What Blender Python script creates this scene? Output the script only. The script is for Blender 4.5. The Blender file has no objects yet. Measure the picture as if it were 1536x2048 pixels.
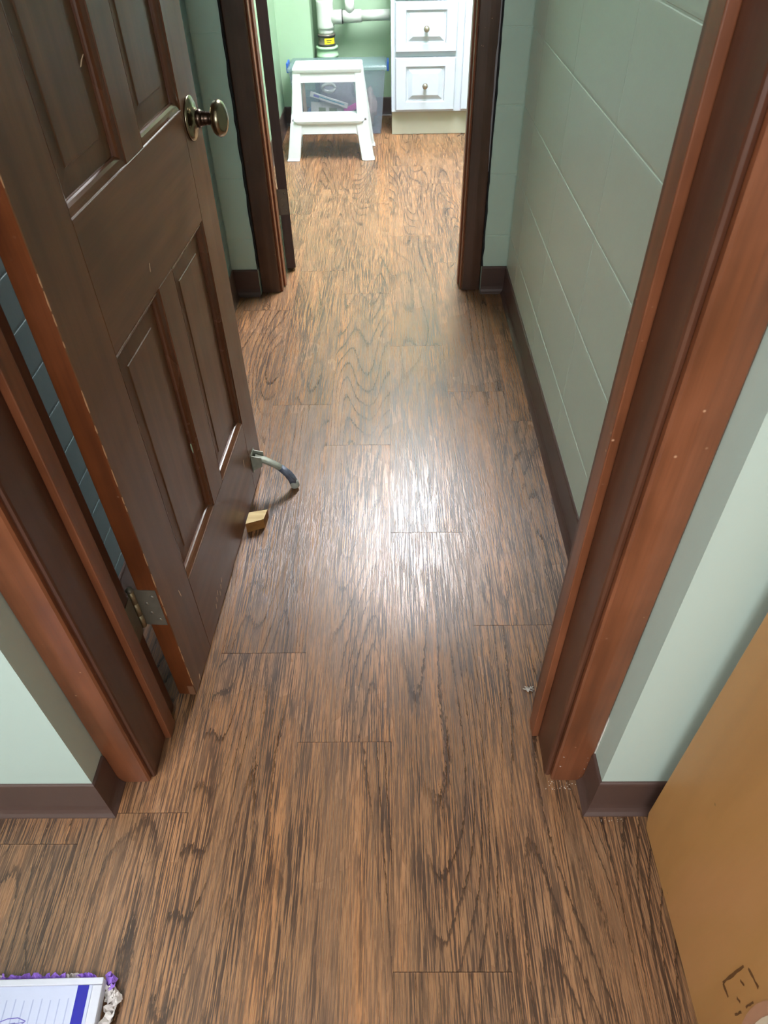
import bpy, bmesh, math, random
from mathutils import Vector, Matrix

random.seed(7)
SC = bpy.context.scene
COL = SC.collection

# ------------------------------------------------------------------ camera
CAM_H = 1.2
F_PX = 1380.0
PITCH, YAW, ROLL = math.radians(43.8), math.radians(-1.1), math.radians(-1.3)
fwd = Vector((math.sin(YAW) * math.cos(PITCH), math.cos(YAW) * math.cos(PITCH), -math.sin(PITCH)))
rgt = Vector((math.cos(YAW), -math.sin(YAW), 0))
upv = rgt.cross(fwd)
cr, sr = math.cos(ROLL), math.sin(ROLL)
cx_, cy_ = rgt * cr + upv * sr, upv * cr - rgt * sr
cam = bpy.data.cameras.new('camera')
camo = bpy.data.objects.new('camera', cam)
COL.objects.link(camo)
M = Matrix.Identity(4)
for i in range(3):
    M[i][0], M[i][1], M[i][2] = cx_[i], cy_[i], -fwd[i]
M[2][3] = CAM_H
camo.matrix_world = M
cam.sensor_fit = 'VERTICAL'
cam.sensor_height = 36.0
cam.lens = F_PX / 2048 * 36.0
cam.clip_start = 0.02
cam.dof.use_dof = True
cam.dof.focus_distance = 1.45
cam.dof.aperture_fstop = 11.0
SC.camera = camo

# ------------------------------------------------------------------ world, exposure, lamp power
w = bpy.data.worlds.new('world')
SC.world = w
w.use_nodes = True
w.node_tree.nodes['Background'].inputs[0].default_value = (0.8, 0.88, 1.0, 1)
w.node_tree.nodes['Background'].inputs[1].default_value = 0.15
SC.view_settings.view_transform = 'Standard'
SC.view_settings.look = 'None'
SC.view_settings.gamma = 1.0
SC.view_settings.use_curve_mapping = False
SC.view_settings.exposure = 0.0
SC.cycles.denoising_prefilter = 'FAST'
SC.cycles.sample_clamp_indirect = 3.0
SC.cycles.caustics_reflective = False
SC.cycles.caustics_refractive = False
SC.cycles.filter_width = 1.2
FAR_LAMP = 64.0        # emission of the far room's ceiling diffuser
NEAR_LAMP = 36.0       # emission of the near room's ceiling diffuser
FAR_COL = (0.94, 0.96, 1.0, 1)
NEAR_COL = (0.98, 0.97, 1.0, 1)

# daylight entering by the near room's window, behind the camera
wl = bpy.data.lights.new('window_daylight', 'AREA')
wl.shape = 'RECTANGLE'; wl.size = 1.5; wl.size_y = 1.15
wl.energy = 52.0
wl.color = (0.93, 0.97, 1.0)
wlo = bpy.data.objects.new('window_daylight', wl); COL.objects.link(wlo)
wlo.location = (-0.1, -2.26, 1.55)
wlo.rotation_euler = (math.radians(90), 0, 0)

# ------------------------------------------------------------------ materials
def lin(r, g, b):
    f = lambda c: (c / 255 / 12.92) if c / 255 <= 0.04045 else ((c / 255 + 0.055) / 1.055) ** 2.4
    return (f(r), f(g), f(b), 1)

class NT:
    def __init__(s, name):
        s.m = bpy.data.materials.new(name)
        s.m.use_nodes = True
        s.t = s.m.node_tree
        s.b = s.t.nodes['Principled BSDF']
    def n(s, typ, **kw):
        nd = s.t.nodes.new(typ)
        for k, v in kw.items():
            setattr(nd, k, v)
        return nd
    def put(s, sock, v):
        if isinstance(v, bpy.types.NodeSocket):
            s.t.links.new(v, sock)
        else:
            sock.default_value = v
    def math(s, op, a, b=0.0, c=None, clamp=False):
        nd = s.n('ShaderNodeMath', operation=op, use_clamp=clamp)
        s.put(nd.inputs[0], a); s.put(nd.inputs[1], b)
        if c is not None: s.put(nd.inputs[2], c)
        return nd.outputs[0]
    def vec(s, op, a, b):
        nd = s.n('ShaderNodeVectorMath', operation=op)
        s.put(nd.inputs[0], a); s.put(nd.inputs[1], b)
        return nd.outputs[0]
    def noise(s, v, scale=1.0, detail=2.0, rough=0.5, dist=0.0):
        nd = s.n('ShaderNodeTexNoise')
        s.put(nd.inputs['Vector'], v); s.put(nd.inputs['Scale'], scale)
        s.put(nd.inputs['Detail'], detail); s.put(nd.inputs['Roughness'], rough)
        s.put(nd.inputs['Distortion'], dist)
        return nd.outputs[0]
    def vor(s, v, scale=1.0):
        nd = s.n('ShaderNodeTexVoronoi')
        s.put(nd.inputs['Vector'], v); s.put(nd.inputs['Scale'], scale)
        return nd.outputs['Distance']
    def ramp(s, f, stops, interp='LINEAR'):
        nd = s.n('ShaderNodeValToRGB')
        nd.color_ramp.interpolation = interp
        el = nd.color_ramp.elements
        while len(el) < len(stops): el.new(0.5)
        for e, (p, c) in zip(el, stops):
            e.position = p
            e.color = c if isinstance(c, tuple) else (c, c, c, 1)
        s.put(nd.inputs[0], f)
        return nd.outputs[0]
    def mix(s, f, a, b, mode='MIX'):
        nd = s.n('ShaderNodeMix', data_type='RGBA', blend_type=mode)
        s.put(nd.inputs[0], f); s.put(nd.inputs[6], a); s.put(nd.inputs[7], b)
        return nd.outputs[2]
    def map(s, f, a, b, c, d):
        nd = s.n('ShaderNodeMapRange')
        s.put(nd.inputs[0], f)
        for i, v in enumerate((a, b, c, d)): nd.inputs[i + 1].default_value = v
        return nd.outputs[0]
    def coord(s, which='Object'):
        return s.n('ShaderNodeTexCoord').outputs[which]
    def rand(s):
        return s.n('ShaderNodeObjectInfo').outputs['Random']
    def bump(s, h, strength=0.2, dist=0.001):
        nd = s.n('ShaderNodeBump')
        s.put(nd.inputs['Height'], h)
        nd.inputs['Strength'].default_value = strength
        nd.inputs['Distance'].default_value = dist
        s.t.links.new(nd.outputs[0], s.b.inputs['Normal'])
    def set(s, **kw):
        for k, v in kw.items():
            s.put(s.b.inputs[k.replace('_', ' ')], v)
        return s.m

def m_plain(name, col, rough=0.5, metal=0.0, var=0.06, scale=18.0, **kw):
    t = NT(name)
    f = t.noise(t.coord(), scale, 3)
    a = tuple(max(0, c * (1 - var)) for c in col[:3]) + (1,)
    b = tuple(min(1, c * (1 + var)) for c in col[:3]) + (1,)
    return t.set(Base_Color=t.mix(f, a, b), Roughness=rough, Metallic=metal, **kw)

def m_floor():
    t = NT('oak_plank_vinyl')
    r = t.rand()
    comb = t.n('ShaderNodeCombineXYZ')
    t.put(comb.inputs[0], t.math('MULTIPLY', r, 61.0))
    t.put(comb.inputs[1], t.math('MULTIPLY', r, 137.3))
    t.put(comb.inputs[2], t.math('MULTIPLY', r, 23.0))
    p = t.vec('ADD', t.coord(), comb.outputs[0])
    sep = t.n('ShaderNodeSeparateXYZ'); t.put(sep.inputs[0], p)
    x = sep.outputs[0]
    # broad growth-ring contours, drawn out along the board into cathedral loops
    n1 = t.noise(t.vec('MULTIPLY', p, (6.0, 0.75, 1.0)), 1.0, 1.0, 0.4, 0.15)
    wob = t.noise(t.vec('MULTIPLY', p, (300, 70, 1.0)), 1.0, 3.0, 0.6)
    ph = t.math('ADD', t.math('MULTIPLY', n1, 26.0), t.math('MULTIPLY', x, 22.0))
    ph = t.math('ADD', ph, t.math('MULTIPLY', wob, 0.45))
    saw = t.math('FRACT', ph)
    ring = t.ramp(saw, [(0.0, 1.0), (0.07, 0.85), (0.15, 0.22), (0.60, 0.0), (0.96, 0.10), (1.0, 1.0)])
    ringmod = t.ramp(t.noise(t.vec('MULTIPLY', p, (9, 1.7, 1.0)), 1.0, 2.0), [(0.40, 0.10), (0.56, 1.0)])
    ring = t.math('MULTIPLY', ring, ringmod)
    # open pores: short dark dashes along the grain, bunched in the early wood
    po = t.noise(t.vec('MULTIPLY', p, (410, 10.0, 1.0)), 1.0, 3.0, 0.62)
    pore = t.ramp(po, [(0.475, 0.0), (0.525, 1.0)])
    pf = t.noise(t.vec('MULTIPLY', p, (820, 30, 1.0)), 1.0, 2.0, 0.6)
    fine = t.ramp(pf, [(0.46, 0.0), (0.60, 1.0)])
    band = t.ramp(t.noise(t.vec('MULTIPLY', p, (48, 2.0, 1.0)), 1.0, 2.0, 0.5), [(0.32, 0.6), (0.52, 1.0)])
    patch = t.ramp(t.noise(t.vec('MULTIPLY', p, (15, 2.4, 1.0)), 1.0, 3.0, 0.6), [(0.34, 0.5), (0.58, 1.0)])
    tone = t.noise(t.vec('MULTIPLY', p, (26, 0.7, 1.0)), 1.0, 2.0)
    base = t.ramp(tone, [(0.28, lin(150, 112, 84)), (0.45, lin(164, 122, 89)), (0.58, lin(174, 127, 91)), (0.74, lin(190, 134, 91))])
    dk = lin(54, 34, 25)
    col = t.mix(t.math('MULTIPLY', fine, 0.40), base, lin(88, 58, 42))
    pm = t.math('MULTIPLY', t.math('MULTIPLY', pore, patch), band)
    col = t.mix(t.math('MULTIPLY', pm, 0.88), col, dk)
    col = t.mix(t.math('MULTIPLY', ring, 0.88), col, lin(54, 34, 24))
    # a few dark mineral streaks
    st = t.ramp(t.noise(t.vec('MULTIPLY', p, (50, 3.0, 1.0)), 1.0, 5.0, 0.72), [(0.66, 0.0), (0.74, 0.45)])
    col = t.mix(st, col, lin(50, 31, 24))
    bri = t.map(r, 0, 1, 0.82, 0.99)
    hs = t.n('ShaderNodeHueSaturation'); t.put(hs.inputs['Color'], col); t.put(hs.inputs['Value'], bri)
    h = t.math('ADD', t.math('MULTIPLY', pore, -0.8), t.math('MULTIPLY', ring, -0.25))
    h = t.math('ADD', h, t.math('MULTIPLY', fine, -0.35))
    t.bump(h, 0.30, 0.0003)
    big = t.noise(t.vec('MULTIPLY', p, (5, 4, 1)), 1.0, 3.0)
    ro = t.math('ADD', t.map(big, 0.3, 0.7, 0.22, 0.29), t.math('MULTIPLY', pore, 0.12))
    return t.set(Base_Color=hs.outputs[0], Roughness=ro, Specular_IOR_Level=0.6)

def m_wood(name, c0, c1, c2, axis=2, rough=0.32, fleck=0.0):
    """stained, varnished wood; grain along the given axis"""
    t = NT(name)
    r = t.rand()
    comb = t.n('ShaderNodeCombineXYZ')
    t.put(comb.inputs[0], t.math('MULTIPLY', r, 31.0)); t.put(comb.inputs[2], t.math('MULTIPLY', r, 17.0))
    p = t.vec('ADD', t.coord(), comb.outputs[0])
    s1 = [38.0, 38.0, 38.0]; s1[axis] = 2.2
    s2 = [260.0, 260.0, 260.0]; s2[axis] = 9.0
    a = t.noise(t.vec('MULTIPLY', p, tuple(s1)), 1.0, 3.0, 0.55, 0.3)
    b = t.noise(t.vec('MULTIPLY', p, tuple(s2)), 1.0, 2.0, 0.6)
    blot = t.noise(p, 7.0, 3.0, 0.5)
    f = t.math('ADD', t.math('MULTIPLY', a, 0.55), t.math('MULTIPLY', blot, 0.45))
    col = t.ramp(f, [(0.32, c0), (0.5, c1), (0.68, c2)])
    col = t.mix(t.math('MULTIPLY', t.ramp(b, [(0.45, 0.0), (0.7, 1.0)]), 0.28), col, c0)
    if fleck:
        v = t.vor(p, 55.0)
        sel = t.noise(p, 4.0, 2.0)
        fk = t.math('MULTIPLY', t.ramp(v, [(0.05, 1.0), (0.12, 0.0)]), t.ramp(sel, [(0.56, 0.0), (0.62, 1.0)]))
        col = t.mix(t.math('MULTIPLY', fk, fleck), col, lin(206, 160, 128))
    t.bump(b, 0.05, 0.0006)
    rr = t.map(blot, 0.3, 0.7, rough - 0.05, rough + 0.08)
    return t.set(Base_Color=col, Roughness=rr)

def m_paint(name, col, rough=0.42, bump=0.12, scale=220.0):
    t = NT(name)
    p = t.coord()
    a = t.noise(p, 3.0, 3.0)
    f = t.noise(p, scale, 3.0, 0.6)
    lump = t.noise(p, 38.0, 2.0, 0.5)
    c0 = tuple(c * 0.955 for c in col[:3]) + (1,)
    c1 = tuple(min(1, c * 1.04) for c in col[:3]) + (1,)
    t.bump(t.math('ADD', f, t.math('MULTIPLY', lump, 1.6)), bump, 0.0012)
    return t.set(Base_Color=t.mix(a, c0, c1), Roughness=rough)

MAT = {}
MAT['floor'] = m_floor()
MAT['sub'] = m_plain('dark_underlay', lin(38, 26, 20), 0.9)
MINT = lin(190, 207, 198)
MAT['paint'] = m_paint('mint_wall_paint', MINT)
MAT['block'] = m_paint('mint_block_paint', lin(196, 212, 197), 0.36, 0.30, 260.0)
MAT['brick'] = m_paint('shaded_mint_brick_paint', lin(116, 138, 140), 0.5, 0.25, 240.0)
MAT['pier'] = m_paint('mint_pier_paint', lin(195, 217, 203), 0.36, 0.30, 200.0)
MAT['paint_far'] = m_paint('far_room_green_paint', lin(158, 184, 156), 0.45)
MAT['ceil'] = m_paint('ceiling_white', lin(232, 232, 226), 0.7)
MAT['casing'] = m_wood('cherry_stained_casing', lin(88, 49, 30), lin(120, 68, 42), lin(140, 82, 54), 2, 0.34, 0.8)
MAT['casing_x'] = m_wood('cherry_stained_casing_across', lin(104, 52, 26), lin(143, 76, 42), lin(166, 92, 56), 0, 0.34)
MAT['doorwood'] = m_wood('walnut_stained_door', lin(76, 48, 30), lin(98, 63, 40), lin(116, 76, 48), 2, 0.36)
MAT['doorrail'] = m_wood('walnut_stained_rail', lin(76, 48, 30), lin(98, 63, 40), lin(116, 76, 48), 0, 0.36)
MAT['mold'] = m_wood('reddish_molding', lin(66, 34, 18), lin(86, 47, 26), lin(102, 58, 34), 2, 0.24)
MAT['mold_x'] = m_wood('reddish_molding_across', lin(80, 48, 30), lin(102, 64, 42), lin(118, 78, 54), 0, 0.18)
MAT['dooredge'] = m_wood('orange_brown_edge', lin(78, 38, 18), lin(108, 55, 26), lin(126, 68, 36), 2, 0.36, 0.3)
MAT['darkwood'] = m_wood('dark_brown_frame', lin(66, 44, 33), lin(82, 56, 42), lin(94, 66, 52), 2, 0.34, 0.5)
MAT['door2wood'] = m_wood('very_dark_brown_door', lin(52, 36, 34), lin(64, 45, 42), lin(76, 56, 52), 2, 0.4)
MAT['jamb'] = m_wood('dark_stained_jamb', lin(64, 36, 24), lin(84, 48, 33), lin(98, 60, 42), 2, 0.36)
MAT['cove'] = m_plain('brown_vinyl_cove', lin(82, 61, 55), 0.42, 0.0, 0.06)
MAT['covedark'] = m_plain('dark_vinyl_cove', lin(74, 60, 56), 0.42, 0.0, 0.06)
MAT['gap'] = m_plain('dark_caulk_gap', lin(30, 34, 36), 0.9)
MAT['brass'] = m_plain('aged_bronze_brass', lin(142, 131, 108), 0.24, 1.0, 0.18, 30)
MAT['knobmetal'] = m_plain('pewter_knob', lin(150, 140, 128), 0.3, 0.7, 0.1)
MAT['bronze'] = m_plain('dark_bronze', lin(86, 70, 60), 0.28, 1.0, 0.15, 30)
MAT['steel'] = m_plain('dull_steel', lin(112, 104, 92), 0.42, 0.35, 0.2, 60)
MAT['pinmetal'] = m_plain('brassy_pin', lin(150, 132, 102), 0.4, 0.5, 0.2, 60)
MAT['screw'] = m_plain('worn_screw', lin(128, 120, 108), 0.4, 0.5, 0.2)
MAT['whiteplastic'] = m_plain('white_plastic', lin(232, 238, 242), 0.38, 0.0, 0.02)
MAT['whitepaint'] = m_plain('white_cabinet_paint', lin(198, 208, 222), 0.35, 0.0, 0.02)
MAT['toe'] = m_plain('beige_toe_board', lin(176, 174, 158), 0.5, 0.0, 0.03)
MAT['pvc'] = m_plain('white_pvc', lin(206, 210, 202), 0.35, 0.0, 0.03)
MAT['greenpipe'] = m_plain('green_painted_hub', lin(166, 200, 164), 0.45, 0.0, 0.04)
MAT['yellow'] = m_plain('yellow_label', lin(236, 214, 40), 0.5)
MAT['black'] = m_plain('black_rubber', lin(34, 34, 34), 0.6)
MAT['blue'] = m_plain('blue_latch', lin(52, 92, 176), 0.4)
MAT['pine'] = m_wood('raw_pine', lin(206, 176, 122), lin(226, 202, 150), lin(234, 214, 168), 0, 0.7)
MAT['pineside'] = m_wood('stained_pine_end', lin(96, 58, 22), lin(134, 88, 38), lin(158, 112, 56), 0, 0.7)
def m_sheer(name, tint, col, body, rough):
    """thin see-through plastic: part clear, part cloudy body with a gloss"""
    t = NT(name)
    t.set(Base_Color=col, Roughness=rough)
    tr = t.n('ShaderNodeBsdfTransparent'); tr.inputs[0].default_value = tint
    f = t.map(t.noise(t.coord(), 9.0, 2.0), 0.3, 0.7, body * 0.92, body * 1.08)
    mx = t.n('ShaderNodeMixShader')
    t.put(mx.inputs[0], f); t.t.links.new(tr.outputs[0], mx.inputs[1]); t.t.links.new(t.b.outputs[0], mx.inputs[2])
    out = [n for n in t.t.nodes if n.type == 'OUTPUT_MATERIAL'][0]
    t.t.links.new(mx.outputs[0], out.inputs[0])
    return t.m
MAT['clear'] = m_sheer('clear_bin_plastic', (0.93, 0.95, 0.99, 1), lin(160, 172, 186), 0.21, 0.2)
MAT['lid'] = m_sheer('cloudy_lid_plastic', (0.85, 0.92, 0.92, 1), lin(150, 170, 176), 0.45, 0.25)
MAT['tape'] = m_plain('pale_green_chip', lin(176, 200, 176), 0.6)
MAT['scratch'] = m_plain('bare_wood_scratch', lin(206, 176, 146), 0.7)
MAT['wornline'] = m_plain('worn_varnish_line', lin(168, 122, 86), 0.6)
MAT['rubber'] = m_plain('grey_rubber_tip', lin(160, 164, 154), 0.6)
MAT['stopmetal'] = m_plain('weathered_zinc', lin(146, 148, 134), 0.5, 0.25, 0.3, 90)
MAT['stopdark'] = m_plain('dark_worn_paint', lin(92, 98, 112), 0.5, 0.2, 0.5, 160)

def m_veneer():
    t = NT('tan_birch_veneer')
    p = t.coord()
    a = t.noise(t.vec('MULTIPLY', p, (8, 9, 1.6)), 1.0, 3.0, 0.5, 0.6)
    b = t.noise(t.vec('MULTIPLY', p, (90, 110, 5)), 1.0, 2.0)
    col = t.ramp(a, [(0.3, lin(176, 124, 74)), (0.5, lin(190, 136, 82)), (0.7, lin(198, 140, 92))])
    col = t.mix(t.math('MULTIPLY', b, 0.16), col, lin(160, 108, 64))
    v = t.vor(p, 26.0)
    sel = t.noise(p, 9.0, 1.0)
    k = t.math('MULTIPLY', t.ramp(v, [(0.03, 1.0), (0.07, 0.0)]), t.ramp(sel, [(0.56, 0.0), (0.6, 1.0)]))
    col = t.mix(t.math('MULTIPLY', k, 0.6), col, lin(110, 70, 36))
    return t.set(Base_Color=col, Roughness=0.42)
MAT['veneer'] = m_veneer()
MAT['burn'] = m_plain('brown_burn_mark', lin(98, 60, 24), 0.7, 0, 0.3, 200)
MAT['worn_rim'] = m_plain('pinkish_worn_rim', lin(184, 132, 104), 0.6)
MAT['worn'] = m_plain('cream_worn_patch', lin(226, 204, 180), 0.6)

def m_emit(name, col, s):
    t = NT(name)
    f = t.noise(t.coord(), 2.0, 1.0)
    return t.set(Base_Color=(0.9, 0.9, 0.9, 1), Emission_Color=col, Emission_Strength=t.map(f, 0, 1, s, s * 1.001))
MAT['far_lamp'] = m_emit('far_lamp_diffuser', FAR_COL, FAR_LAMP)
MAT['near_lamp'] = m_emit('near_lamp_diffuser', NEAR_COL, NEAR_LAMP)

# ------------------------------------------------------------------ mesh helpers
def link(name, me, mat, parent=None, loc=(0, 0, 0), smooth=False):
    o = bpy.data.objects.new(name, me)
    COL.objects.link(o)
    o.location = loc
    if mat is not None and not me.materials:
        me.materials.append(MAT[mat] if isinstance(mat, str) else mat)
    if parent is not None:
        o.parent = parent
    if smooth:
        me.polygons.foreach_set('use_smooth', [True] * len(me.polygons))
    return o

def base_of(parent):
    """world location of a parent that is only translated"""
    v = Vector((0, 0, 0))
    while parent is not None:
        v += parent.location
        parent = parent.parent
    return v

def mesh_of(bm, name):
    bmesh.ops.recalc_face_normals(bm, faces=bm.faces)
    me = bpy.data.meshes.new(name)
    bm.to_mesh(me)
    bm.free()
    return me

def add_box(bm, x0, x1, y0, y1, z0, z1):
    vs = [bm.verts.new(v) for v in ((x0, y0, z0), (x1, y0, z0), (x1, y1, z0), (x0, y1, z0), (x0, y0, z1), (x1, y0, z1), (x1, y1, z1), (x0, y1, z1))]
    for f in ((0, 3, 2, 1), (4, 5, 6, 7), (0, 1, 5, 4), (1, 2, 6, 5), (2, 3, 7, 6), (3, 0, 4, 7)):
        bm.faces.new([vs[i] for i in f])

def box(name, x0, x1, y0, y1, z0, z1, mat, parent=None, bev=0.0, seg=2, local=False):
    """box given in world coordinates (or the parent's when local)"""
    bm = bmesh.new()
    o = Vector((0, 0, 0)) if local else base_of(parent)
    add_box(bm, x0 - o.x, x1 - o.x, y0 - o.y, y1 - o.y, z0 - o.z, z1 - o.z)
    if bev:
        bmesh.ops.bevel(bm, geom=bm.edges[:], offset=bev, segments=seg, profile=0.5, affect='EDGES')
    return link(name, mesh_of(bm, name), mat, parent, smooth=False)

def boxes(name, lst, mat, parent=None):
    bm = bmesh.new()
    o = base_of(parent)
    for (x0, x1, y0, y1, z0, z1) in lst:
        add_box(bm, x0 - o.x, x1 - o.x, y0 - o.y, y1 - o.y, z0 - o.z, z1 - o.z)
    return link(name, mesh_of(bm, name), mat, parent)

def loft(name, rings, mat, parent=None, caps=True, closed=True, smooth=False, local=False, bev=0.0):
    o = Vector((0, 0, 0)) if local else base_of(parent)
    bm = bmesh.new()
    rr = [[bm.verts.new(Vector(v) - o) for v in r] for r in rings]
    n = len(rr[0])
    for a, b in zip(rr, rr[1:]):
        for i in range(n if closed else n - 1):
            j = (i + 1) % n
            bm.faces.new((a[i], a[j], b[j], b[i]))
    if caps:
        bm.faces.new(rr[0][::-1]); bm.faces.new(rr[-1])
    if bev:
        bmesh.ops.recalc_face_normals(bm, faces=bm.faces)
        bmesh.ops.bevel(bm, geom=bm.edges[:], offset=bev, segments=2, profile=0.5, affect='EDGES')
    return link(name, mesh_of(bm, name), mat, parent, smooth=smooth)

def lathe(name, prof, origin, axis, mat, parent=None, n=32, local=False, sy=1.0, smooth=True):
    """prof: (distance along axis, radius) list; axis a unit Vector"""
    ax = Vector(axis).normalized()
    u = ax.orthogonal().normalized()
    if abs(ax.z) < 0.5: u = Vector((0, 0, 1)) - ax * ax.z; u.normalize()
    v = ax.cross(u)
    og = Vector(origin)
    rings = []
    for d, r in prof:
        rings.append([og + ax * d + (u * math.cos(2 * math.pi * k / n) * sy + v * math.sin(2 * math.pi * k / n)) * max(r, 1e-5) for k in range(n)])
    return loft(name, rings, mat, parent, smooth=smooth, local=local)

def tube(name, pts, r, mat, parent=None, n=8, local=False):
    pts = [Vector(p) for p in pts]
    rs = r if isinstance(r, (list, tuple)) else [r] * len(pts)
    rings = []
    for i, p in enumerate(pts):
        d = (pts[min(i + 1, len(pts) - 1)] - pts[max(i - 1, 0)]).normalized()
        u = d.orthogonal().normalized() if abs(d.z) > 0.9 else d.cross(Vector((0, 0, 1))).normalized()
        v = d.cross(u)
        rings.append([p + (u * math.cos(2 * math.pi * k / n) + v * math.sin(2 * math.pi * k / n)) * rs[i] for k in range(n)])
    return loft(name, rings, mat, parent, smooth=True, local=local)

def empty(name, loc, rz=0.0):
    o = bpy.data.objects.new(name, None)
    o.empty_display_size = 0.05
    COL.objects.link(o)
    o.location = loc
    o.rotation_euler = (0, 0, rz)
    return o

def tag(o, label=None, cat=None, group=None, kind=None):
    if label: o['label'] = label
    if cat: o['category'] = cat
    if group: o['group'] = group
    if kind: o['kind'] = kind
    return o

def struct(o, label=None):
    return tag(o, label, None, None, 'structure')

# ------------------------------------------------------------------ room dimensions
CEIL = 2.44
NW0, NW1 = 0.508, 0.712          # near wall, front and hall face
OPL, OPR = -0.500, 0.335         # masonry opening of the near doorway
HL, HR = -0.583, 0.420           # hall side walls
FW0, FW1 = 2.435, 2.635          # far wall
FOL, FOR = -0.490, 0.331         # masonry opening of the far doorway
FRL, FRR, FRB = -0.630, 1.30, 4.85
RX, RB = 1.8, -2.3             # near room half width, back

# ------------------------------------------------------------------ floor
PX0, PX1, PY0 = -1.35, 1.35, -0.45    # extent of the boards laid one by one
floor = struct(boxes('floor', [(-RX, RX, RB, FRB, -0.05, -0.0045)], 'sub'), 'wood-look plank floor running through three rooms')
PW = 0.1766
SEAM0 = -0.0075
JOINTS = {0: [0.266, 1.178, 2.053], 1: [-0.016, 0.898, 1.780], -1: [0.632, 1.523], -2: [0.831, 1.72], -3: [0.5015, 1.40], 2: [0.74, 1.627]}
PL = 0.9144
plank_meshes = {}
def plank_mesh(wd, ln):
    key = (round(wd, 4), round(ln, 4))
    if key in plank_meshes: return plank_meshes[key]
    a, b = wd / 2 - 0.00004, ln / 2 - 0.0004
    e, d = 0.00012, 0.0003
    f = 0.00008
    vs = [(-a + f, -b + e, 0), (a - f, -b + e, 0), (a - f, b - e, 0), (-a + f, b - e, 0)]
    vs += [(-a, -b, -d), (a, -b, -d), (a, b, -d), (-a, b, -d)]
    vs += [(-a, -b, -0.0045), (a, -b, -0.0045), (a, b, -0.0045), (-a, b, -0.0045)]
    fs = [(0, 1, 2, 3)]
    for k in (0, 4):
        for i in range(4):
            j = (i + 1) % 4
            fs.append((k + 4 + i, k + 4 + j, k + j, k + i))
    me = bpy.data.meshes.new('plank')
    me.from_pydata(vs, [], fs)
    me.materials.append(MAT['floor'])
    plank_meshes[key] = me
    return me
struct(boxes('floor_behind', [(-RX, RX, RB, PY0, -0.0045, 0), (-RX, PX0, PY0, NW0, -0.0045, 0), (PX1, RX, PY0, NW0, -0.0045, 0)], 'floor'))
kmin, kmax = int((PX0 - SEAM0) / PW) - 1, int((PX1 - SEAM0) / PW)
for k in range(kmin, kmax + 1):
    x0, x1 = max(SEAM0 + k * PW, PX0), min(SEAM0 + (k + 1) * PW, PX1)
    if x1 - x0 < 0.01: continue
    js = list(JOINTS.get(k, [((k * 0.377) % 1.0) * PL]))
    while js[0] > PY0: js.insert(0, js[0] - PL)
    while js[-1] < FRB: js.append(js[-1] + PL)
    for a, b in zip(js, js[1:]):
        a, b = max(a, PY0), min(b, FRB)
        if b - a < 0.02: continue
        # beyond the hall, boards that no room shows are left out
        if (x1 < HL - 0.05 or x0 > HR + 0.05) and a > NW1 and b < FW0: continue
        if x1 < FRL - 0.02 and a > FW0 - 0.3: continue
        if x0 > FRR and a > FW0 - 0.3: continue
        link('plank', plank_mesh(x1 - x0, b - a), None, floor, ((x0 + x1) / 2, (a + b) / 2, 0))

# ------------------------------------------------------------------ walls and ceiling
DH = 2.075                      # masonry opening height
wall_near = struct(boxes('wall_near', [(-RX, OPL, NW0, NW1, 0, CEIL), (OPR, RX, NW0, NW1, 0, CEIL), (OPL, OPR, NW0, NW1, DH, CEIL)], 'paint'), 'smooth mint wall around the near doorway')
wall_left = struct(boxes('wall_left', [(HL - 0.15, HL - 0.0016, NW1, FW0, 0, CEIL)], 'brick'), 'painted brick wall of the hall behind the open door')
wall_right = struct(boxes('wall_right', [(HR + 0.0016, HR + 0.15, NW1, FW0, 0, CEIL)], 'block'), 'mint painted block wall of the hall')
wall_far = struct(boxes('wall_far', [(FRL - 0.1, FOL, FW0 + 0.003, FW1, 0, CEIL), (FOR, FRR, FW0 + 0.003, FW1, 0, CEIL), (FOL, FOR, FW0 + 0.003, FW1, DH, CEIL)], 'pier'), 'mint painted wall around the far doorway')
struct(boxes('wall_far_room_left', [(FRL - 0.1, FRL, FW1, FRB, 0, CEIL)], 'paint_far'))
struct(boxes('wall_far_room_right', [(FRR, FRR + 0.1, FW1, FRB, 0, CEIL)], 'paint_far'))
struct(boxes('wall_back', [(FRL - 0.1, FRR + 0.1, FRB, FRB + 0.1, 0, CEIL)], 'paint_far'))
struct(boxes('wall_chase', [(FRL, -0.437, 4.66, FRB, 0, CEIL)], 'paint_far'), 'boxed-in green pipe chase in the far corner')
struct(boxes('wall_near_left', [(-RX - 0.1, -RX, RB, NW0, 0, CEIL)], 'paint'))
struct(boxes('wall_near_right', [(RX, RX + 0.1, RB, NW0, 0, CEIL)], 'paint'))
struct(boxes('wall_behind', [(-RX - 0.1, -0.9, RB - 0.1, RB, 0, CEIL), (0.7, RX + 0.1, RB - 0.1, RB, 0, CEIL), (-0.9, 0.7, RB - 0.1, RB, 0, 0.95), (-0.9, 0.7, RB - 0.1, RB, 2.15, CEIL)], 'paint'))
win = struct(empty('window_1', (-0.1, RB - 0.05, 0.95)), 'white framed window behind the camera')
for q in ((-0.9, 0.7, 0.95, 1.0), (-0.9, 0.7, 2.1, 2.15), (-0.9, -0.85, 1.0, 2.1), (0.65, 0.7, 1.0, 2.1), (-0.125, -0.075, 1.0, 2.1)):
    box('window_frame', q[0], q[1], RB - 0.09, RB - 0.05, q[2], q[3], 'whitepaint', win)
for q in ((-0.85, -0.125), (-0.075, 0.65)):
    box('pane', q[0], q[1], RB - 0.073, RB - 0.069, 1.0, 2.1, 'clear', win)
struct(boxes('ceiling', [(-RX - 0.1, RX + 0.1, RB - 0.1, FRB + 0.1, CEIL, CEIL + 0.06)], 'ceil'))

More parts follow.
